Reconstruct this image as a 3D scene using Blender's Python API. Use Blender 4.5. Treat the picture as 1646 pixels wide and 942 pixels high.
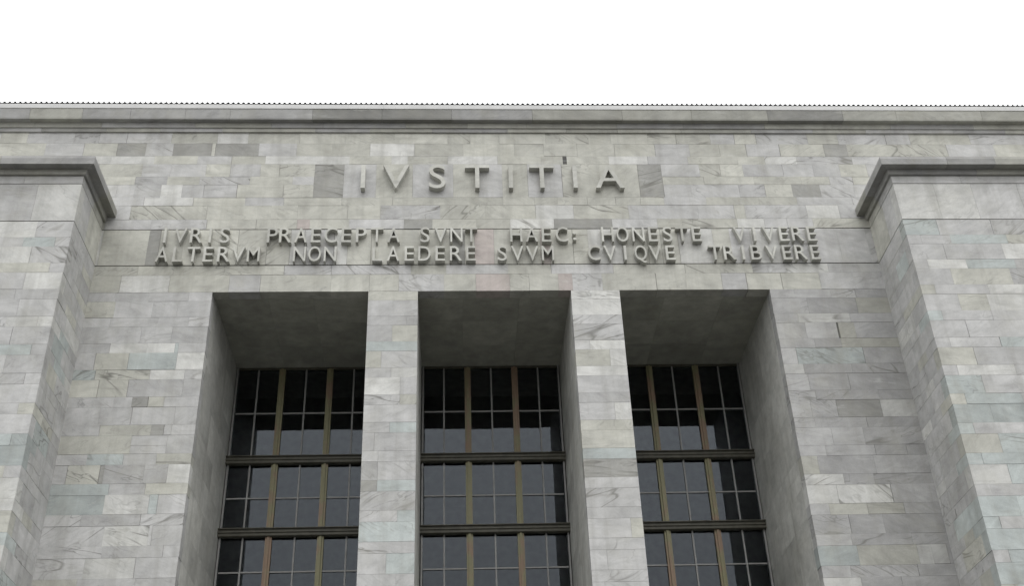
import bpy, bmesh, math, random
from mathutils import Matrix, Vector

for o in list(bpy.data.objects):
    bpy.data.objects.remove(o, do_unlink=True)
SC = bpy.context.scene
COL = SC.collection
rnd = random.Random(7)

# ------------------------------------------------------------------ camera
CAM_X, CAM_Y, CAM_Z = -1.137, -25.0, 1.6
PITCH, YAW, ROLL = 0.5790, 0.0632, -0.0400
cam = bpy.data.cameras.new('camera')
cam.sensor_fit = 'HORIZONTAL'
cam.sensor_width = 36.0
cam.lens = 1868.9 / 1646.0 * 36.0
cam.clip_start = 0.1
cam.clip_end = 6000.0
camo = bpy.data.objects.new('camera', cam)
COL.objects.link(camo)
fwd = Vector((math.sin(YAW) * math.cos(PITCH), math.cos(YAW) * math.cos(PITCH), math.sin(PITCH)))
rgt = Vector((math.cos(YAW), -math.sin(YAW), 0))
upv = rgt.cross(fwd)
r2 = math.cos(ROLL) * rgt + math.sin(ROLL) * upv
u2 = -math.sin(ROLL) * rgt + math.cos(ROLL) * upv
camo.matrix_world = Matrix(((r2.x, u2.x, -fwd.x, CAM_X), (r2.y, u2.y, -fwd.y, CAM_Y), (r2.z, u2.z, -fwd.z, CAM_Z), (0, 0, 0, 1)))
SC.camera = camo

# ------------------------------------------------------------------ sky: an even overcast
SUN_EL, SUN_AZ = math.radians(58), math.radians(160)      # azimuth measured clockwise from +Y
w = bpy.data.worlds.new('World')
SC.world = w
w.use_nodes = True
nt = w.node_tree
nt.nodes.clear()
out = nt.nodes.new('ShaderNodeOutputWorld')
bg = nt.nodes.new('ShaderNodeBackground')
sky = nt.nodes.new('ShaderNodeTexSky')
sky.sky_type = 'NISHITA'
sky.sun_disc = False
sky.sun_elevation = SUN_EL
sky.sun_rotation = SUN_AZ
sky.dust_density = 6.0
hs = nt.nodes.new('ShaderNodeHueSaturation')
hs.inputs['Saturation'].default_value = 0.25
hs.inputs['Value'].default_value = 0.18
nt.links.new(sky.outputs[0], hs.inputs['Color'])
mx = nt.nodes.new('ShaderNodeMix')
mx.data_type = 'RGBA'
mx.inputs[0].default_value = 0.88                        # cloud cover
nt.links.new(hs.outputs[0], mx.inputs[6])
ZENITH = 3.0                                              # overcast sky: luminance rises from horizon to zenith as (1 + 2 sin h) / 3
tc = nt.nodes.new('ShaderNodeTexCoord')
sx = nt.nodes.new('ShaderNodeSeparateXYZ')
nt.links.new(tc.outputs['Generated'], sx.inputs[0])
mr = nt.nodes.new('ShaderNodeMapRange')
nt.links.new(sx.outputs['Z'], mr.inputs[0])
mr.inputs[3].default_value = ZENITH / 3
mr.inputs[4].default_value = ZENITH
vm = nt.nodes.new('ShaderNodeVectorMath')
vm.operation = 'SCALE'
vm.inputs[0].default_value = (0.994, 1.0, 1.003)
nt.links.new(mr.outputs[0], vm.inputs['Scale'])
nt.links.new(vm.outputs[0], mx.inputs[7])
nt.links.new(mx.outputs[2], bg.inputs[0])
bg.inputs[1].default_value = 1.0
nt.links.new(bg.outputs[0], out.inputs[0])

sun = bpy.data.lights.new('sun', 'SUN')
sun.energy = 0.5
sun.angle = math.radians(50)
sun.color = (1.0, 0.975, 0.94)
suno = bpy.data.objects.new('sun', sun)
COL.objects.link(suno)
sd = Vector((math.sin(SUN_AZ) * math.cos(SUN_EL), math.cos(SUN_AZ) * math.cos(SUN_EL), math.sin(SUN_EL)))
suno.rotation_euler = sd.to_track_quat('Z', 'Y').to_euler()
suno.location = (0, -40, 60)

SC.view_settings.view_transform = 'Standard'
SC.view_settings.look = 'None'
SC.view_settings.exposure = 0.0
SC.view_settings.gamma = 1.0
SC.view_settings.use_curve_mapping = False
SC.cycles.max_bounces = 6
SC.cycles.transparent_max_bounces = 16


# ------------------------------------------------------------------ materials
def N(nt, t, **kw):
    n = nt.nodes.new(t)
    for k, v in kw.items():
        setattr(n, k, v)
    return n


def new_mat(name):
    m = bpy.data.materials.new(name)
    m.use_nodes = True
    nt = m.node_tree
    b = nt.nodes['Principled BSDF']
    return m, nt, b


def math_node(nt, op, a, b=None, clamp=False):
    n = N(nt, 'ShaderNodeMath', operation=op, use_clamp=clamp)
    for i, v in enumerate((a, b)):
        if v is None:
            continue
        if isinstance(v, (int, float)):
            n.inputs[i].default_value = v
        else:
            nt.links.new(v, n.inputs[i])
    return n.outputs[0]


def maprange(nt, v, a, b, c, d):
    n = N(nt, 'ShaderNodeMapRange')
    nt.links.new(v, n.inputs[0])
    for i, x in enumerate((a, b, c, d)):
        n.inputs[i + 1].default_value = x
    return n.outputs[0]


def mixc(nt, fac, a, b, blend='MIX'):
    n = N(nt, 'ShaderNodeMix', data_type='RGBA', blend_type=blend)
    for i, v in ((0, fac), (6, a), (7, b)):
        if isinstance(v, (int, float)):
            n.inputs[i].default_value = v
        elif isinstance(v, tuple):
            n.inputs[i].default_value = v
        else:
            nt.links.new(v, n.inputs[i])
    return n.outputs[2]


def noise(nt, vec, scale, detail=4, rough=0.55, dist=0.0):
    n = N(nt, 'ShaderNodeTexNoise')
    nt.links.new(vec, n.inputs['Vector'])
    n.inputs['Scale'].default_value = scale
    n.inputs['Detail'].default_value = detail
    n.inputs['Roughness'].default_value = rough
    n.inputs['Distortion'].default_value = dist
    return n.outputs[0]


def marble(name, rough=0.62, vein_gain=1.0):
    """Grey marble: the tone of a block comes from its object colour, how strongly it is veined from that colour's alpha;
    the figure is laid in world metres and shifted and turned at random from block to block."""
    m, nt, b = new_mat(name)
    L = nt.links.new
    geo = N(nt, 'ShaderNodeNewGeometry')
    oi = N(nt, 'ShaderNodeObjectInfo')
    # shift and turn the figure for each block
    off = N(nt, 'ShaderNodeVectorMath', operation='SCALE')
    off.inputs[0].default_value = (37.0, 91.0, 63.0)
    L(oi.outputs['Random'], off.inputs['Scale'])
    add = N(nt, 'ShaderNodeVectorMath', operation='ADD')
    L(geo.outputs['Position'], add.inputs[0])
    L(off.outputs[0], add.inputs[1])
    rot = N(nt, 'ShaderNodeVectorRotate', rotation_type='Y_AXIS')
    L(geo.outputs['Position'], rot.inputs['Vector'])
    ang = maprange(nt, math_node(nt, 'FRACT', math_node(nt, 'MULTIPLY', oi.outputs['Random'], 17.3)), 0, 1, -0.75, 0.75)
    L(ang, rot.inputs['Angle'])
    add2 = N(nt, 'ShaderNodeVectorMath', operation='ADD')
    L(rot.outputs[0], add2.inputs[0])
    L(off.outputs[0], add2.inputs[1])
    st = N(nt, 'ShaderNodeVectorMath', operation='MULTIPLY')       # long along the block's own bedding
    L(add2.outputs[0], st.inputs[0])
    st.inputs[1].default_value = (0.32, 0.6, 1.0)
    cloud = noise(nt, add.outputs[0], 1.6, 5, 0.6)
    band = noise(nt, st.outputs[0], 5.5, 6, 0.62, 0.6)
    grain = noise(nt, add.outputs[0], 42.0, 3, 0.6)
    # veins: thin creases of a warped noise
    vn = noise(nt, st.outputs[0], 2.3, 3, 0.5, 1.2)
    crease = math_node(nt, 'ABSOLUTE', math_node(nt, 'SUBTRACT', vn, 0.5))
    vein = maprange(nt, crease, 0.0, 0.022, 1.0, 0.0)
    vmask = maprange(nt, noise(nt, add2.outputs[0], 1.1, 2), 0.42, 0.62, 0.0, 1.0)
    vein = math_node(nt, 'MULTIPLY', vein, vmask)
    # broad dark figure on the strongly veined slabs
    fig = maprange(nt, band, 0.56, 0.70, 0.0, 1.0)
    val = math_node(nt, 'ADD', maprange(nt, cloud, 0.3, 0.7, 0.83, 1.17), maprange(nt, band, 0.3, 0.7, -0.12, 0.12))
    val = math_node(nt, 'ADD', val, maprange(nt, grain, 0.3, 0.7, -0.06, 0.06))
    vv = N(nt, 'ShaderNodeCombineColor')
    for i in range(3):
        L(val, vv.inputs[i])
    col = mixc(nt, 1.0, oi.outputs['Color'], vv.outputs[0], 'MULTIPLY')
    al = oi.outputs['Alpha']
    vf = math_node(nt, 'MULTIPLY', math_node(nt, 'MULTIPLY', vein, math_node(nt, 'MULTIPLY', al, vein_gain)), 0.75, clamp=True)
    col = mixc(nt, vf, col, (0.135, 0.135, 0.125, 1))
    ff = math_node(nt, 'MULTIPLY', fig, maprange(nt, al, 0.25, 1.0, 0.0, 0.62), clamp=True)
    col = mixc(nt, ff, col, (0.19, 0.185, 0.165, 1))
    # long straight cracks filled dark, slanting across the most figured slabs
    cm = N(nt, 'ShaderNodeVectorMath', operation='MULTIPLY')
    L(add2.outputs[0], cm.inputs[0])
    cm.inputs[1].default_value = (0.16, 0.3, 1.0)
    cn = noise(nt, cm.outputs[0], 1.9, 2, 0.4, 0.25)
    ck = maprange(nt, math_node(nt, 'ABSOLUTE', math_node(nt, 'SUBTRACT', cn, 0.5)), 0.0, 0.017, 1.0, 0.0)
    cmk = maprange(nt, noise(nt, add.outputs[0], 0.9, 2), 0.40, 0.55, 0.0, 1.0)
    cf = math_node(nt, 'MULTIPLY', math_node(nt, 'MULTIPLY', ck, cmk), maprange(nt, al, 0.5, 0.9, 0.0, 0.85 * vein_gain))
    col = mixc(nt, cf, col, (0.115, 0.113, 0.10, 1))
    # sooty smears that lie along the beds, and paler scrubbed patches
    hm = N(nt, 'ShaderNodeVectorMath', operation='MULTIPLY')
    L(geo.outputs['Position'], hm.inputs[0])
    hm.inputs[1].default_value = (0.55, 0.55, 3.6)
    hn = noise(nt, hm.outputs[0], 1.25, 6, 0.68, 0.3)
    col = mixc(nt, maprange(nt, hn, 0.58, 0.78, 0.0, 0.55), col, (0.21, 0.205, 0.185, 1))
    col = mixc(nt, maprange(nt, hn, 0.40, 0.24, 0.0, 0.40), col, (0.60, 0.60, 0.585, 1))
    sp = noise(nt, geo.outputs['Position'], 7.0, 5, 0.75)
    col = mixc(nt, maprange(nt, sp, 0.64, 0.80, 0.0, 0.5), col, (0.17, 0.165, 0.15, 1))
    # rain streaks and soot, running down the whole wall
    sm = N(nt, 'ShaderNodeVectorMath', operation='MULTIPLY')
    L(geo.outputs['Position'], sm.inputs[0])
    sm.inputs[1].default_value = (3.2, 3.2, 0.28)
    streak = maprange(nt, noise(nt, sm.outputs[0], 1.0, 5, 0.6), 0.48, 0.72, 0.0, 0.34)
    col = mixc(nt, streak, col, (0.20, 0.195, 0.17, 1))
    soot = maprange(nt, noise(nt, geo.outputs['Position'], 0.45, 4, 0.6), 0.50, 0.75, 0.0, 0.16)
    col = mixc(nt, soot, col, (0.24, 0.235, 0.20, 1))
    ochre = maprange(nt, noise(nt, geo.outputs['Position'], 1.1, 5, 0.65, 0.4), 0.50, 0.72, 0.0, 0.20)
    col = mixc(nt, ochre, col, (0.345, 0.335, 0.262, 1))
    L(col, b.inputs['Base Color'])
    b.inputs['Roughness'].default_value = rough
    b.inputs['Specular IOR Level'].default_value = 0.3
    bp = N(nt, 'ShaderNodeBump')
    bp.inputs['Strength'].default_value = 0.25
    bp.inputs['Distance'].default_value = 0.01
    L(math_node(nt, 'ADD', math_node(nt, 'MULTIPLY', band, 0.7), math_node(nt, 'MULTIPLY', grain, 0.3)), bp.inputs['Height'])
    L(bp.outputs[0], b.inputs['Normal'])
    return m


STONE = marble('grey_marble')
LETTER = marble('letter_marble', 0.6, 0.3)


def simple(name, col, rough=0.6, metal=0.0, var=0.2, scale=3.0, spec=0.4, bump=0.1):
    m, nt, b = new_mat(name)
    geo = N(nt, 'ShaderNodeNewGeometry')
    n = noise(nt, geo.outputs['Position'], scale, 5, 0.6)
    c = mixc(nt, maprange(nt, n, 0.3, 0.7, 0, 1), tuple(x * (1 - var) for x in col) + (1,), tuple(min(1, x * (1 + var)) for x in col) + (1,))
    nt.links.new(c, b.inputs['Base Color'])
    b.inputs['Roughness'].default_value = rough
    b.inputs['Metallic'].default_value = metal
    b.inputs['Specular IOR Level'].default_value = spec
    bp = N(nt, 'ShaderNodeBump')
    bp.inputs['Strength'].default_value = bump
    bp.inputs['Distance'].default_value = 0.01
    nt.links.new(n, bp.inputs['Height'])
    nt.links.new(bp.outputs[0], b.inputs['Normal'])
    return m


MORTAR = simple('mortar', (0.37, 0.365, 0.35), 0.9)
GROOVE = simple('groove_shade', (0.10, 0.098, 0.09), 0.9)  # dark colour stands in for the shade deep in the grooves
RENDER_WALL = simple('rough_ashlar_far', (0.36, 0.36, 0.34), 0.8)
FLASHING = simple('zinc_flashing', (0.53, 0.53, 0.525), 0.55, 0.0, 0.08, 2.0)
ROOFING = simple('dark_corrugated_sheet', (0.16, 0.16, 0.155), 0.6, 0.0, 0.3)
PAVING = simple('piazza_paving', (0.075, 0.074, 0.07), 0.85, 0, 0.25, 0.6)
HALL = simple('hall_plaster', (0.5, 0.49, 0.46), 0.9)
BAR = simple('grey_steel_bar', (0.25, 0.25, 0.243), 0.55, 0.0, 0.15, 6.0)
TRANSOM = simple('dark_bronze', (0.07, 0.067, 0.05), 0.55, 0.0, 0.3, 5.0)


def rusty():
    m, nt, b = new_mat('bronze_with_rust')
    geo = N(nt, 'ShaderNodeNewGeometry')
    mp = N(nt, 'ShaderNodeVectorMath', operation='MULTIPLY')
    nt.links.new(geo.outputs['Position'], mp.inputs[0])
    mp.inputs[1].default_value = (1.7, 1.7, 0.9)
    n = noise(nt, mp.outputs[0], 1.3, 4, 0.6)
    n2 = noise(nt, geo.outputs['Position'], 14, 4, 0.6)
    c = mixc(nt, maprange(nt, n, 0.48, 0.60, 0, 1), (0.225, 0.212, 0.115, 1), (0.255, 0.172, 0.115, 1))
    c = mixc(nt, maprange(nt, n2, 0.4, 0.7, 0, 0.35), c, (0.12, 0.11, 0.075, 1))
    nt.links.new(c, b.inputs['Base Color'])
    b.inputs['Roughness'].default_value = 0.55
    return m


MULLION = rusty()


def glass():
    m, nt, b = new_mat('window_glass')
    nt.nodes.remove(b)
    o = nt.nodes['Material Output']
    fr = N(nt, 'ShaderNodeFresnel')
    fr.inputs['IOR'].default_value = 1.5
    tr = N(nt, 'ShaderNodeBsdfTransparent')
    tr.inputs['Color'].default_value = (0.90, 0.92, 0.92, 1)
    gl = N(nt, 'ShaderNodeBsdfGlossy')
    gl.inputs['Roughness'].default_value = 0.015
    gl.inputs['Color'].default_value = (0.57, 0.61, 0.67, 1)
    geo = N(nt, 'ShaderNodeNewGeometry')
    nz = noise(nt, geo.outputs['Position'], 1.2, 2)
    bp = N(nt, 'ShaderNodeBump')
    bp.inputs['Strength'].default_value = 0.006
    bp.inputs['Distance'].default_value = 0.05
    nt.links.new(nz, bp.inputs['Height'])
    nt.links.new(bp.outputs[0], gl.inputs['Normal'])
    ms = N(nt, 'ShaderNodeMixShader')
    nt.links.new(fr.outputs[0], ms.inputs[0])
    nt.links.new(tr.outputs[0], ms.inputs[1])
    nt.links.new(gl.outputs[0], ms.inputs[2])
    nt.links.new(ms.outputs[0], o.inputs['Surface'])
    return m


GLASS = glass()


# ------------------------------------------------------------------ helpers
def link(o, parent=None):
    COL.objects.link(o)
    if parent is not None:
        o.parent = parent
    return o


def bm_box(bm, x0, x1, y0, y1, z0, z1):
    v = [bm.verts.new(p) for p in ((x0, y0, z0), (x1, y0, z0), (x1, y1, z0), (x0, y1, z0), (x0, y0, z1), (x1, y0, z1), (x1, y1, z1), (x0, y1, z1))]
    for f in ((3, 2, 1, 0), (4, 5, 6, 7), (0, 1, 5, 4), (1, 2, 6, 5), (2, 3, 7, 6), (3, 0, 4, 7)):
        bm.faces.new([v[i] for i in f])


def mesh_from(bm, name, mat):
    me = bpy.data.meshes.new(name)
    bm.normal_update()
    bm.to_mesh(me)
    bm.free()
    me.materials.append(mat)
    return me


def boxes(name, parent, mat, *bs):
    bm = bmesh.new()
    for b in bs:
        bm_box(bm, *b)
    return link(bpy.data.objects.new(name, mesh_from(bm, name, mat)), parent)


_unit = {}


def unit(mat):
    if mat.name not in _unit:
        bm = bmesh.new()
        bm_box(bm, -.5, .5, -.5, .5, -.5, .5)
        _unit[mat.name] = mesh_from(bm, 'piece_' + mat.name, mat)
    return _unit[mat.name]


def piece(name, parent, mat, x0, x1, y0, y1, z0, z1, color=None, tilt=0.0):
    """One small box-shaped piece sharing its mesh with every other of its material."""
    o = bpy.data.objects.new(name, unit(mat))
    o.location = ((x0 + x1) / 2, (y0 + y1) / 2, (z0 + z1) / 2)
    o.scale = (x1 - x0, y1 - y0, z1 - z0)
    if tilt:
        o.rotation_euler = (rnd.gauss(0, tilt), 0, rnd.gauss(0, tilt * .5))
    if color:
        o.color = color
    return link(o, parent)


def part(name, parent, label=None):
    o = bpy.data.objects.new(name, None)
    o.empty_display_size = 0.3
    link(o, parent)
    if label:
        o['label'] = label
    return o


WARM, GREY, COOL, PALE, DARK, PINK, OPEN = 'warm', 'grey', 'cool', 'pale', 'dark', 'pink', 'open'
TONES = {WARM: (0.422, 0.420, 0.378), GREY: (0.412, 0.411, 0.405), COOL: (0.382, 0.414, 0.405), PALE: (0.51, 0.51, 0.49), DARK: (0.275, 0.274, 0.258), PINK: (0.405, 0.362, 0.342), OPEN: (0.05, 0.05, 0.048)}


def tone(kind, vein=None, spread=0.06):
    c = TONES[kind]
    s = rnd.gauss(1.0, spread)
    s = min(1.18, max(0.8, s))
    if vein is None:
        r = rnd.random()
        vein = 0.12 if r < .40 else (0.4 if r < .78 else 0.85)
    return (c[0] * s, c[1] * s, c[2] * s, vein)


def pick(weights):
    r = rnd.random() * sum(weights.values())
    for k, v in weights.items():
        r -= v
        if r <= 0:
            return k
    return k


CENTRE = {WARM: 72, GREY: 24, PALE: 4}
SIDE = {WARM: 30, GREY: 62, PALE: 8}
FLANK = {WARM: 12, GREY: 70, COOL: 9, PALE: 9}


def PYLON(x, z):
    c = 12 + 48 * min(1, max(0, (17.5 - z) / 5.0))          # more of the blue-green stone towards the foot
    return {WARM: 9, GREY: 80 - c, COOL: c, PALE: 9}


GAP = 0.0022


def gap():
    return .0012 if rnd.random() < .72 else rnd.uniform(.003, .007)


def lay_row(name, parent, x0, x1, z0, z1, yf, depth, lens, weights, forced=(), spread=0.06, mul=1.0):
    """A course of blocks from x0 to x1, face at about yf; forced = ((x0, x1, tone, vein), ...) blocks that must be there."""
    cuts = []
    x = x0
    fs = sorted([f for f in forced if f[0] < x1 - .05 and f[1] > x0 + .05])

    def fill(a, b):
        while b - a > 1e-4:
            ln = rnd.uniform(*lens)
            if b - a - ln < lens[0] * .7:
                ln = b - a if b - a < lens[1] * 1.15 else (b - a) / 2
            cuts.append((a, a + ln, None, None))
            a += ln
    for f in fs:
        if f[0] > x:
            fill(x, f[0])
        cuts.append((max(f[0], x), min(f[1], x1), f[2], f[3]))
        x = min(f[1], x1)
    fill(x, x1)
    for a, b, k, v in cuts:
        wt = weights((a + b) / 2, (z0 + z1) / 2) if callable(weights) else weights
        c = tone(k or pick(wt), v, spread if k is None else 0.02)
        c = (c[0] * mul, c[1] * mul, c[2] * mul, c[3])
        pr = rnd.uniform(0.0, 0.006)
        piece(name, parent, STONE, a + gap(), b - gap(), yf - pr, yf + depth, z0 + gap(), z1 - gap(), c, 0.0012)


# ------------------------------------------------------------------ measures (metres; facade plane y = 0, street towards -y)
WC = (-5.205, 0.0, 5.205)         # window centres
WH = 1.972                        # half an opening
WTOP = 18.046                     # soffit
G1, G2 = 20.024, 18.872           # the two grooves that frame the inscription band
PX = 10.256                       # inner face of the pylons
PD = 1.932                        # how far the pylons stand forward
PO = 15.6                         # outer end of the pylons
GL = 3.944                        # glazing plane
CB = 23.37                        # underside of main cornice
GR = 0.012                        # half the height of a groove
S, T = 0.275, 0.474               # low and tall courses
ZB = 8.7                          # the ashlar is built stone by stone down to here

# ------------------------------------------------------------------ ground
gm = bmesh.new()
gm_v = [gm.verts.new(p) for p in ((-2500, -2500, 0), (2500, -2500, 0), (2500, 2500, 0), (-2500, 2500, 0))]
gm.faces.new(gm_v)
ground = link(bpy.data.objects.new('ground', mesh_from(gm, 'ground', PAVING)))
ground['kind'] = 'structure'
ground['label'] = 'dark grey paved piazza in front of the building'

# ------------------------------------------------------------------ the building
court = bpy.data.objects.new('courthouse', None)
link(court)
court['label'] = 'monumental grey marble courthouse with three tall recessed windows between two pylons'
court['category'] = 'building'


def centre_weights(x, z):
    t = min(1, max(0, (9.5 - abs(x + .5)) / 4.5))
    return CENTRE if rnd.random() < t else SIDE


# --- attic: the wall from the window heads up to the main cornice
attic = boxes('attic_wall', court, MORTAR,
              (-24, 24, .022, 4.3, G1 - .3, 23.9), (-PX - .3, PX + .3, .023, 4.3, WTOP + .06, G1 - .3))
attic['label'] = 'upper wall of mottled marble courses above the windows'
TB = (21.09, 21.53, 21.81, 22.25)
rows = [
    (G1 + GR, 20.355, (.6, 1.6), [(-5.19, -4.86, PINK, .1), (-2.36, -1.61, DARK, .3), (1.65, 3.22, DARK, .35), (-10.2, -9.0, GREY, .1)]),
    (20.355, 20.82, (.9, 2.1), [(-9.6, -7.6, WARM, 1.0), (-5.9, -5.2, WARM, 1.0), (-3.0, -1.4, GREY, 1.0), (2.2, 3.7, WARM, .9), (5.6, 6.6, GREY, .9), (6.9, 8.6, GREY, 1.0)]),
    (20.82, 21.09, (.6, 1.6), [(-9.3, -8.0, PALE, .1)]),
    (22.25, 22.54, (.6, 1.6), [(-6.2, -3.9, PALE, .1), (-2.74, -2.3, PALE, .1), (-1.19, .19, PALE, .1), (2.01, 2.12, OPEN, 0), (3.3, 4.4, PALE, .1)]),
    (22.54, 22.99, (.7, 1.5), [(-10.27, -9.49, DARK, .7), (-8.75, -7.7, DARK, .2), (-7.6, -6.41, DARK, .3), (9.48, 10.15, DARK, .2)]),
    (22.99, CB + .02, (.6, 1.5), [(-7.58, -6.74, PALE, .2)]),
]
# the tall course behind the title: slabs in the middle, three low courses outside
for a, b in ((-17, -4.83), (4.74, 17)):
    for i in range(3):
        rows_ext = [(8.32, 9.11, DARK, .9), (-9.6, -8.9, GREY, .6)] if i == 0 else []
        lay_row('attic_block', attic, a, b, TB[i], TB[i + 1], 0, .06, (.5, 1.4), centre_weights, rows_ext)
title_slabs = [(-4.83, -4.03, DARK, 1.0), (-4.03, -3.15, GREY, .1), (-3.15, -2.15, WARM, .2), (-2.15, -1.05, GREY, .2), (-1.05, -.35, WARM, .2), (-.35, .3, GREY, .15),
               (.3, 1.0, WARM, .2), (1.0, 1.95, GREY, .2), (1.95, 3.0, WARM, .8), (3.0, 4.08, WARM, .2), (4.08, 4.74, DARK, .9)]
lay_row('title_slab', attic, -4.83, 4.74, TB[0], TB[3], 0, .06, (.6, 1.0), CENTRE, title_slabs, .03)
for z0, z1, ln, fc in rows:
    x1 = 17 if z0 > 20.3 else PX + .05
    lay_row('attic_block', attic, -x1, x1, z0, z1, 0, .06, ln, centre_weights, fc)
# courses over the windows
lay_row('attic_block', attic, -PX - .05, PX + .05, 18.57, G2 - GR, 0, .06, (.8, 2.2), lambda x, z: SIDE if rnd.random() < .5 else CENTRE)
lintel = [(-6.0, -4.2, WARM, .6), (-.48, .4, PINK, .35), (1.66, 2.03, PINK, .2), (-1.3, -.48, WARM, .1), (.9, 1.66, WARM, .1)]
lay_row('lintel_slab', attic, -PX - .05, PX + .05, WTOP, 18.57, 0, .34, (.6, 1.7), centre_weights, lintel)

# --- the inscription band
frieze = boxes('frieze', court, GROOVE, (-PX - .2, PX + .2, .018, .05, G2 - .05, G1 + .05))
frieze['label'] = 'band of upright marble slabs between two grooves, behind the two-line inscription'
lay_row('frieze_slab', frieze, -PX - .05, PX + .05, G2 + GR, G1 - GR, 0, .06, (.32, .95), centre_weights,
        [(-.5, .02, PINK, .2), (1.25, 1.5, PINK, .2), (-10.2, -9.0, WARM, .3), (-9.0, -8.7, DARK, .2), (-1.15, -.75, DARK, .2)], .05)


# --- flank walls, left and right of the three windows, and the two piers
def courses(ztop, zbot, first_low=True):
    z = ztop
    low = first_low
    while z > zbot:
        h = S if low else T
        yield z - h, z, low
        z -= h
        low = not low


for s in (-1, 1):
    a, b = (-PX - .05, WC[0] - WH) if s < 0 else (WC[2] + WH, PX + .05)
    ca, cb = (-24, b - .022) if s < 0 else (a + .022, 24)
    fl = boxes('flank_wall', court, MORTAR, (ca, cb, .021, 4.25, 0, WTOP + .06))
    fl['label'] = ('left' if s < 0 else 'right') + ' wall of coursed marble blocks between window and pylon'
    for i, (z0, z1, low) in enumerate(courses(WTOP, ZB)):
        fc = []
        if s < 0:
            fc = {4: [(-9.5, -8.6, PALE, .1), (-8.6, -7.92, PALE, .1)], 6: [(-9.73, -8.43, WARM, 1.0)], 8: [(-8.75, -8.37, DARK, 1.0)], 7: [(-9.6, -8.9, WARM, .8)],
                  13: [(-9.96, -9.22, WARM, 1.0), (-9.22, -9.12, DARK, .9)], 15: [(-9.0, -8.0, PALE, .4)], 10: [(-8.2, -7.9, DARK, .6)], 17: [(-8.9, -7.9, PALE, .9)], 5: [(-9.8, -9.0, WARM, .3)]}.get(i, [])
        else:
            fc = {3: [(8.735, 8.775, OPEN, .0), (8.78, 9.2, WARM, .2)], 19: [(9.47, 9.8, PALE, 0), (9.8, 10.16, PALE, 0)], 9: [(8.3, 9.4, DARK, .3)]}.get(i, [])
        # end block turns the corner into the window recess
        q = rnd.uniform(.35, 1.0)
        c = tone(pick(FLANK))
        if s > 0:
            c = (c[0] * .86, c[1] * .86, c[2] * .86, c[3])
        if s < 0:
            lay_row('wall_block', fl, a, b - q, z0, z1, 0, .06, (.6, 1.6) if low else (.75, 1.8), FLANK, fc)
            piece('wall_block', fl, STONE, b - q + GAP, b + rnd.uniform(-.004, .007), -rnd.uniform(0, .005), .30, z0 + GAP, z1 - GAP, c)
        else:
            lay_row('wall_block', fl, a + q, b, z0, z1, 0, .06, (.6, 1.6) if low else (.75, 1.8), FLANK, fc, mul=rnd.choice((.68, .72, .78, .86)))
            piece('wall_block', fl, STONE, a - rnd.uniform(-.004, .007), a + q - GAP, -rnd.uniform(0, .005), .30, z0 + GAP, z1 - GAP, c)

PIERW = {WARM: 18, GREY: 58, PALE: 14, COOL: 7, DARK: 3}
for s in (-1, 1):
    a, b = (WC[0] + WH, -WH) if s < 0 else (WH, WC[2] - WH)
    pr = boxes('pier', court, MORTAR, (a + .022, b - .022, .02, 4.25, 0, WTOP + .06))
    pr['label'] = ('left' if s < 0 else 'right') + ' slender marble pier between two windows'
    for i, (z0, z1, low) in enumerate(courses(WTOP, ZB)):
        y = -rnd.uniform(0, .004)
        r = rnd.random()
        if r < .42:
            piece('pier_block', pr, STONE, a, b, y, .30, z0 + GAP, z1 - GAP, tone(pick(PIERW)))
        else:
            m = a + (b - a) * rnd.choice((.22, .3, .5, .68, .78))
            piece('pier_block', pr, STONE, a, m - GAP, y, .30, z0 + GAP, z1 - GAP, tone(pick(PIERW)))
            piece('pier_block', pr, STONE, m + GAP, b, y + .002, .30, z0 + GAP, z1 - GAP, tone(pick(PIERW)))

# --- window recesses: side slabs and soffit
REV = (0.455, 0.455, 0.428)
for k, xc in enumerate(WC):
    rv = part('window_recess', court, ('left', 'middle', 'right')[k] + ' deep window recess lined with smooth slabs')
    for s in (-1, 1):
        xf = xc + s * (WH - .001)
        i = 0
        z = WTOP
        while z > ZB:
            h = S + T + rnd.choice((0, 0, T, S))
            zz = max(z - h, ZB - .3)
            cut = rnd.choice((1.5, 1.9, 2.3, 2.6))
            for y0, y1 in ((.30 + GAP, cut), (cut, GL + .12)):
                v = rnd.gauss(1, .08)
                c = (REV[0] * v, REV[1] * v, REV[2] * v, .2)
                d = rnd.uniform(0, .003)
                x0, x1 = sorted((xf - s * d, xf + s * .06))
                piece('reveal_slab', rv, STONE, x0, x1, y0 + .001, y1 - .001, zz + .001, z - .001, c)
            z = zz
    xs = [xc - WH, xc - WH + rnd.uniform(1.1, 1.5), xc + WH - rnd.uniform(1.1, 1.5), xc + WH]
    ys = [.34 + GAP, 1.5, 2.75, GL + .12]
    for i in range(3):
        for j in range(3):
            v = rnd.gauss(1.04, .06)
            piece('soffit_slab', rv, STONE, xs[i] + .002, xs[i + 1] - .002, ys[j] + .002, ys[j + 1] - .002, WTOP - rnd.uniform(0, .003), WTOP + .08, (REV[0] * v * .74, REV[1] * v * .74, REV[2] * v * .69, .15))

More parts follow.
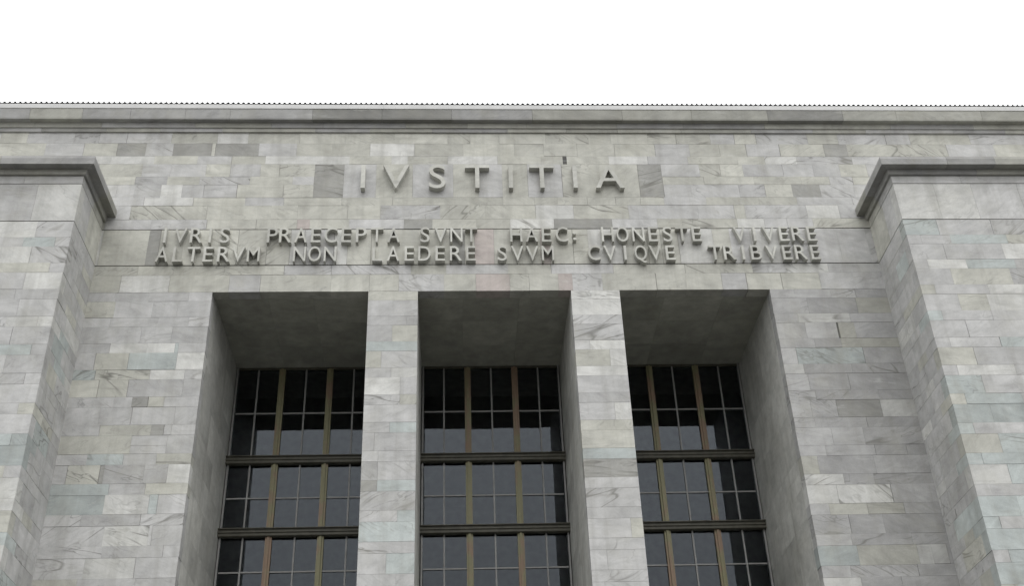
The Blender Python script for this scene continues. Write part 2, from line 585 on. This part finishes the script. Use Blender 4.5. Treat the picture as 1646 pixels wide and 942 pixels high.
# --- windows
ROWS = [17.98, 16.6, 15.14, 14.085, 13.085, 12.06, 11.035, 10.01, 8.985]
HEAVY = {15.14, 13.085, 11.035, 8.985}
for k, xc in enumerate(WC):
    wn = part('window', court, ('left', 'middle', 'right')[k] + ' tall window of many panes in a bronze grid')
    x0, x1 = xc - WH + .03, xc + WH - .03
    zl = ROWS[-1]
    piece('frame', wn, BAR, x0, x0 + .045, GL - .05, GL + .06, zl, WTOP - .006)
    piece('frame', wn, BAR, x1 - .045, x1, GL - .05, GL + .06, zl, WTOP - .006)
    piece('frame', wn, TRANSOM, x0 + .046, x1 - .046, GL - .04, GL + .06, 17.98, WTOP - .007)
    cols = [x0 + .045] + [xc + d for d in (-1.335, -.668, 0, .668, 1.335)] + [x1 - .045]
    for d in (-.668, .668):
        piece('mullion', wn, MULLION, xc + d - .085, xc + d + .085, GL - .075, GL + .05, zl, 17.978)
        piece('mullion', wn, MULLION, xc + d - .03, xc + d + .03, GL - .115, GL - .076, zl, 17.976)
    for d in (-1.335, 0, 1.335):
        piece('glazing_bar', wn, BAR, xc + d - .021, xc + d + .021, GL - .035, GL + .03, zl, 17.974)
    for z in ROWS[1:]:
        if z in HEAVY:
            bm = bmesh.new()
            # moulded rail, profile in (y, z)
            prof = [(GL + .05, z - .10), (GL - .14, z - .10), (GL - .16, z - .085), (GL - .16, z - .02), (GL - .19, z - .005), (GL - .19, z + .035), (GL - .15, z + .05), (GL - .15, z + .085), (GL - .20, z + .095), (GL - .20, z + .12), (GL + .05, z + .12)]
            va = [bm.verts.new((xc - WH + .004, p[0], p[1])) for p in prof]
            vb = [bm.verts.new((xc + WH - .004, p[0], p[1])) for p in prof]
            n = len(prof)
            for i in range(n):
                bm.faces.new((va[i], va[(i + 1) % n], vb[(i + 1) % n], vb[i]))
            bm.faces.new(va[::-1])
            bm.faces.new(vb)
            bmesh.ops.recalc_face_normals(bm, faces=bm.faces)
            link(bpy.data.objects.new('transom', mesh_from(bm, 'transom', TRANSOM)), wn)
        else:
            for i in range(6):
                piece('glazing_bar', wn, BAR, cols[i] + .022, cols[i + 1] - .022, GL - .03, GL + .028, z - .019, z + .019)
    for i in range(6):
        for j in range(len(ROWS) - 1):
            o = piece('pane', wn, GLASS, cols[i] - .005, cols[i + 1] + .005, GL, GL + .008, ROWS[j + 1] - .005, ROWS[j] + .005)
            o.rotation_euler = (rnd.gauss(0, .0022), 0, rnd.gauss(0, .0022))
    # panelled foot of the window, below the picture
    piece('spandrel_panel', wn, TRANSOM, xc - WH + .005, xc + WH - .005, GL - .02, GL + .1, 0, 8.88)

# the dark hall behind the glass
bm = bmesh.new()
X, Y0, Y1, Z1 = 23.8, 4.1, 15.0, 23.0
v = [bm.verts.new(p) for p in ((-X, Y0, 0.01), (X, Y0, 0.01), (X, Y1, 0.01), (-X, Y1, 0.01), (-X, Y0, Z1), (X, Y0, Z1), (X, Y1, Z1), (-X, Y1, Z1))]
for f in ((0, 1, 2, 3), (7, 6, 5, 4), (2, 1, 5, 6), (3, 2, 6, 7), (0, 3, 7, 4)):
    bm.faces.new([v[i] for i in f])
hall = link(bpy.data.objects.new('hall_interior', mesh_from(bm, 'hall_interior', HALL)), court)


# --- mouldings: prisms of a profile (out, z), mitred where asked
def moulding(name, parent, mat, prof, p0, d, nrm, length, m0=0.0, m1=0.0, color=None):
    """Run the profile from p0 along d for length; nrm points outwards; m0, m1 shift the ends by that many metres per metre out."""
    bm = bmesh.new()
    d, nrm, p0 = Vector(d), Vector(nrm), Vector(p0)
    va = [bm.verts.new(p0 + nrm * o + d * (m0 * o) + Vector((0, 0, z))) for o, z in prof]
    vb = [bm.verts.new(p0 + nrm * o + d * (length + m1 * o) + Vector((0, 0, z))) for o, z in prof]
    n = len(prof)
    for i in range(n):
        bm.faces.new((va[i], va[(i + 1) % n], vb[(i + 1) % n], vb[i]))
    bm.faces.new(va[::-1])
    bm.faces.new(vb)
    bmesh.ops.recalc_face_normals(bm, faces=bm.faces)
    o = link(bpy.data.objects.new(name, mesh_from(bm, name, mat)), parent)
    if color:
        o.color = color
    return o


CORN = {WARM: 50, GREY: 42, DARK: 8}


def ctone(k=None, mul=.80):
    c = tone(k or pick(CORN), .3, .05)
    return (c[0] * mul, c[1] * mul, c[2] * mul, .35)


main = part('main_cornice', court, 'long moulded stone cornice under the roof edge')
P_UP = [(-.1, 23.652), (.265, 23.652), (.275, 23.70), (.295, 24.016), (-.1, 24.016)]
P_MID = [(-.1, 23.492), (.10, 23.492), (.105, 23.56), (.12, 23.65), (-.1, 23.65)]
P_LOW = [(-.1, 23.375), (.05, 23.375), (.055, 23.44), (.065, 23.49), (-.1, 23.49)]
for prof, lens, mul in ((P_UP, (1.2, 2.6), .70), (P_MID, (1.4, 2.6), .78), (P_LOW, (1.4, 2.6), .85)):
    x = -18.0
    while x < 19:
        ln = rnd.uniform(*lens)
        dy = rnd.uniform(0, .004)
        moulding('cornice_stone', main, STONE, prof, (x + .003, -dy, 0), (1, 0, 0), (0, -1, 0), ln - .006, 0, 0, ctone(None, mul))
        x += ln
x = -18.0
while x < 19:
    moulding('flashing_strip', main, FLASHING, [(-.1, 24.018), (.31, 24.018), (.315, 24.165), (.30, 24.18), (-.1, 24.20)], (x + .001, 0, 0), (1, 0, 0), (0, -1, 0), 2.998)
    x += 3.0

# --- corrugated roof sheet whose wavy edge shows above the flashing
bm = bmesh.new()
PITCHW, AMP = .143, .028
nx = int(37 / PITCHW * 8)
ring = []
for i in range(nx + 1):
    x = -18 + i * PITCHW / 8
    h = 2 * AMP * (.5 - .5 * math.cos(2 * math.pi * i / 8)) ** 1.6
    for j, (y, dz) in enumerate(((-.312, 0), (7.0, .9))):
        ring.append((bm.verts.new((x, y, 24.202 + h + dz)), bm.verts.new((x, y, 24.199 + h + dz))))
for i in range(nx):
    a, b, c, d = ring[2 * i], ring[2 * i + 1], ring[2 * i + 2], ring[2 * i + 3]
    bm.faces.new((a[0], c[0], d[0], b[0]))
    bm.faces.new((a[1], b[1], d[1], c[1]))
    bm.faces.new((a[0], a[1], c[1], c[0]))
roof = link(bpy.data.objects.new('roof', mesh_from(bm, 'roof', ROOFING)), court)
roof['label'] = 'dark corrugated roof sheet whose wavy edge shows along the skyline'
boxes('roof_deck', court, MORTAR, (-24, 24, .5, 15.2, 23.5, 24.1), (-24, 24, 15.0, 30, 0, 24.0))

# --- pylons
P_BAND = [(-.1, G1 + GR), (.0, G1 + GR), (.0, 20.272), (-.1, 20.272)]
P_M1 = [(-.1, 20.276), (.06, 20.276), (.075, 20.30), (.09, 20.42), (-.1, 20.42)]
P_FA = [(-.1, 20.422), (.30, 20.422), (.305, 20.60), (.29, 20.68), (-.1, 20.70)]
for s in (-1, 1):
    xa, xb = sorted((s * PX, s * PO))
    ins = .022
    py = boxes('pylon', court, MORTAR, (xa + ins, xb - ins, -PD + .022, .3, 0, 20.64))
    py['label'] = ('left' if s < 0 else 'right') + ' projecting marble pylon with its own cornice'
    for g in (G1, G2):
        boxes('groove', py, GROOVE, (xa + .018, xb - .018, -PD + .018, .25, g - .03, g + .03))  # dark strip behind the gap, its depth shade put into the colour
    # coursed blocks, corner stones alternate in depth
    rowsP = list(courses(G2 - GR, ZB, first_low=False))
    for i, (z0, z1, low) in enumerate(rowsP):
        q = .34 if i % 2 else .85
        qd = .62 if i % 2 else .30
        c = tone(pick(PYLON(0, z0)))
        if s < 0:
            lay_row('pylon_block', py, -PO, -PX - q, z0, z1, -PD, .06, (.55, 1.5) if low else (.7, 1.8), PYLON)
            piece('pylon_block', py, STONE, -PX - q + GAP, -PX + rnd.uniform(-.004, .008), -PD - rnd.uniform(0, .004), -PD + qd, z0 + GAP, z1 - GAP, c)
        else:
            lay_row('pylon_block', py, PX + q, PO, z0, z1, -PD, .06, (.55, 1.5) if low else (.7, 1.8), PYLON)
            piece('pylon_block', py, STONE, PX - rnd.uniform(-.004, .008), PX + q - GAP, -PD - rnd.uniform(0, .004), -PD + qd, z0 + GAP, z1 - GAP, c)
        # side face
        y = -PD + qd
        cut = rnd.uniform(y + .5, -.45)
        for y0, y1 in ((y, cut), (cut, .03)):
            xs_ = sorted((s * (PX - rnd.uniform(0, .004)), s * (PX + .06)))
            piece('pylon_block', py, STONE, xs_[0], xs_[1], y0 + GAP, y1 - GAP, z0 + GAP, z1 - GAP, tone(pick(FLANK)))
    # tall slabs between the grooves
    x = PX
    first = True
    while x < PO - .1:
        ln = rnd.uniform(.9, 1.9)
        ln = min(ln, PO - x)
        x0_, x1_ = sorted((s * x, s * (x + ln)))
        piece('pylon_slab', py, STONE, x0_ + (0 if first and s > 0 else GAP), x1_ - (0 if first and s < 0 else GAP), -PD - rnd.uniform(0, .003), -PD + (.32 if first else .06), G2 + GR, G1 - GR, tone(pick({GREY: 60, PALE: 40} if s < 0 else {GREY: 55, COOL: 30, PALE: 15}), .3))
        first = False
        x += ln
    for y0, y1 in ((-PD + .32, -1.0), (-1.0, .03)):
        xs_ = sorted((s * (PX - rnd.uniform(0, .003)), s * (PX + .06)))
        piece('pylon_slab', py, STONE, xs_[0], xs_[1], y0 + GAP, y1 - GAP, G2 + GR, G1 - GR, tone(pick({GREY: 60, WARM: 40}), .2))
    pc = part('pylon_cornice', court, ('left' if s < 0 else 'right') + ' pylon cornice turning the corner back to the wall')
    for prof, mul in ((P_BAND, 1.0), (P_M1, .70), (P_FA, .66)):
        # front run, away from the mitred corner
        x = 0.0
        first = True
        while x < PO - PX - .05:
            ln = min(rnd.uniform(1.1, 2.3), PO - PX - x)
            moulding('cornice_stone', pc, STONE, prof, (s * (PX + x + (0 if first else .003)), -PD, 0), (s, 0, 0), (0, -1, 0), ln - .003, -1.0 if first else 0, 0, ctone(pick({GREY: 70, WARM: 20, DARK: 10}), mul))
            first = False
            x += ln
        # side run, back to the facade
        moulding('cornice_stone', pc, STONE, prof, (s * PX, -PD, 0), (0, 1, 0), (-s, 0, 0), 1.05, -1.0, 0, ctone(GREY, mul))
        moulding('cornice_stone', pc, STONE, prof, (s * PX, -PD + 1.053, 0), (0, 1, 0), (-s, 0, 0), PD - 1.053 + .02, 0, 0, ctone(WARM, mul))
    # weathered coping that closes the top
    boxes('coping', pc, RENDER_WALL, (xa + .02, xb - .02, -PD + .02, .02, 20.66, 20.715))

# ------------------------------------------------------------------ inscriptions
_letters = {}


def letter_mesh(ch, h, depth, weight, squeeze):
    key = (ch, h)
    if key in _letters:
        return _letters[key]
    cu = bpy.data.curves.new('glyph', 'FONT')
    cu.body = ch
    cu.size = 1.0
    cu.resolution_u = 5
    cu.offset = weight
    cu.extrude = 0.5
    ob = bpy.data.objects.new('glyph', cu)
    COL.objects.link(ob)
    dg = bpy.context.evaluated_depsgraph_get()
    me = bpy.data.meshes.new_from_object(ob.evaluated_get(dg))
    COL.objects.unlink(ob)
    bpy.data.objects.remove(ob)
    xs = [v.co.x for v in me.vertices]
    ys = [v.co.y for v in me.vertices]
    cap = 0.0
    if '_H' not in _letters:
        c2 = bpy.data.curves.new('glyph', 'FONT')
        c2.body = 'H'
        c2.offset = weight
        o2 = bpy.data.objects.new('glyph', c2)
        COL.objects.link(o2)
        dg = bpy.context.evaluated_depsgraph_get()
        m2 = bpy.data.meshes.new_from_object(o2.evaluated_get(dg))
        COL.objects.unlink(o2)
        bpy.data.objects.remove(o2)
        hy = [v.co.y for v in m2.vertices]
        _letters['_H'] = (min(hy), max(hy))
    lo, hi = _letters['_H']
    sc = h / (hi - lo)
    if h < .6 and (max(xs) - min(xs)) * sc * squeeze > .32:
        squeeze = .32 / ((max(xs) - min(xs)) * sc)
    cx = (min(xs) + max(xs)) / 2
    for v in me.vertices:      # glyph x -> x, glyph y -> z, extrusion -> y from the wall (0) to the front (-depth)
        x, y, z = v.co
        v.co = ((x - cx) * sc * squeeze, -depth * (z + .5) + .02 * (.5 - z), (y - lo) * sc)
    me.materials.clear()
    me.materials.append(LETTER)
    for p in me.polygons:
        p.use_smooth = False
    me.name = 'letter_' + ch
    _letters[key] = me
    return me


def inscription(label, chars, zbase, h, depth, weight, squeeze):
    t = bpy.data.objects.new('inscription', None)
    link(t)
    t.location = (0, 0, zbase)
    t['label'] = label
    t['category'] = 'inscription'
    for ch, x in chars:
        if ch == ':':
            for dz in (.055, .245):
                d = bpy.data.objects.new('colon_dot', letter_mesh('.', h, depth, weight, 1.15))
                d.location = (x, -.005, dz)
                d.color = (.44, .44, .405, .05)
                link(d, t)
            continue
        o = bpy.data.objects.new('letter', letter_mesh(ch, h, depth, weight, squeeze))
        o.location = (x, -.003 - rnd.uniform(0, .004), 0)
        o.rotation_euler = (0, rnd.gauss(0, .004), 0)
        v = rnd.gauss(1.0, .03)
        o.color = (.445 * v, .445 * v, .41 * v, .05)
        o['label'] = 'raised stone letter ' + ch
        link(o, t)


inscription('row of large raised stone letters reading IVSTITIA high below the cornice',
            [('I', -3.49), ('V', -2.60), ('S', -1.48), ('T', -.39), ('I', .525), ('T', 1.385), ('I', 2.295), ('A', 3.24)], 21.28, .80, .18, .0, 1.0)
L1 = [('I', -8.55), ('V', -8.15), ('R', -7.74), ('I', -7.39), ('S', -7.01), ('P', -5.78), ('R', -5.44), ('A', -5.04), ('E', -4.65), ('C', -4.26), ('E', -3.86), ('P', -3.47), ('T', -3.06), ('A', -2.62), ('S', -1.8), ('V', -1.39), ('N', -0.97), ('T', -0.58),
      ('H', 0.61), ('A', 1.02), ('E', 1.41), ('C', 1.82), (':', 2.16), ('H', 3.04), ('O', 3.44), ('N', 3.86), ('E', 4.26), ('S', 4.65), ('T', 5.04), ('E', 5.43), ('V', 6.59), ('I', 6.99), ('V', 7.38), ('E', 7.79), ('R', 8.16), ('E', 8.55)]
L2 = [('A', -8.55), ('L', -8.15), ('T', -7.76), ('E', -7.38), ('R', -6.98), ('V', -6.61), ('M', -6.22), ('N', -5.04), ('O', -4.65), ('N', -4.25), ('L', -3.03), ('A', -2.62), ('E', -2.2), ('D', -1.81), ('E', -1.4), ('R', -0.99), ('E', -0.6), ('S', 0.22),
      ('V', 0.62), ('V', 1.01), ('M', 1.42), ('C', 2.64), ('V', 3.06), ('I', 3.46), ('Q', 3.87), ('V', 4.26), ('E', 4.66), ('T', 5.85), ('R', 6.24), ('I', 6.6), ('B', 6.95), ('V', 7.37), ('E', 7.78), ('R', 8.15), ('E', 8.54)]
inscription('upper line of small raised letters beginning IVRIS PRAECEPTA SVNT HAEC', L1, 19.49, .47, .16, .0, .92)
inscription('lower line of small raised letters beginning ALTERVM NON LAEDERE', L2, 18.89, .46, .16, .0, .92)
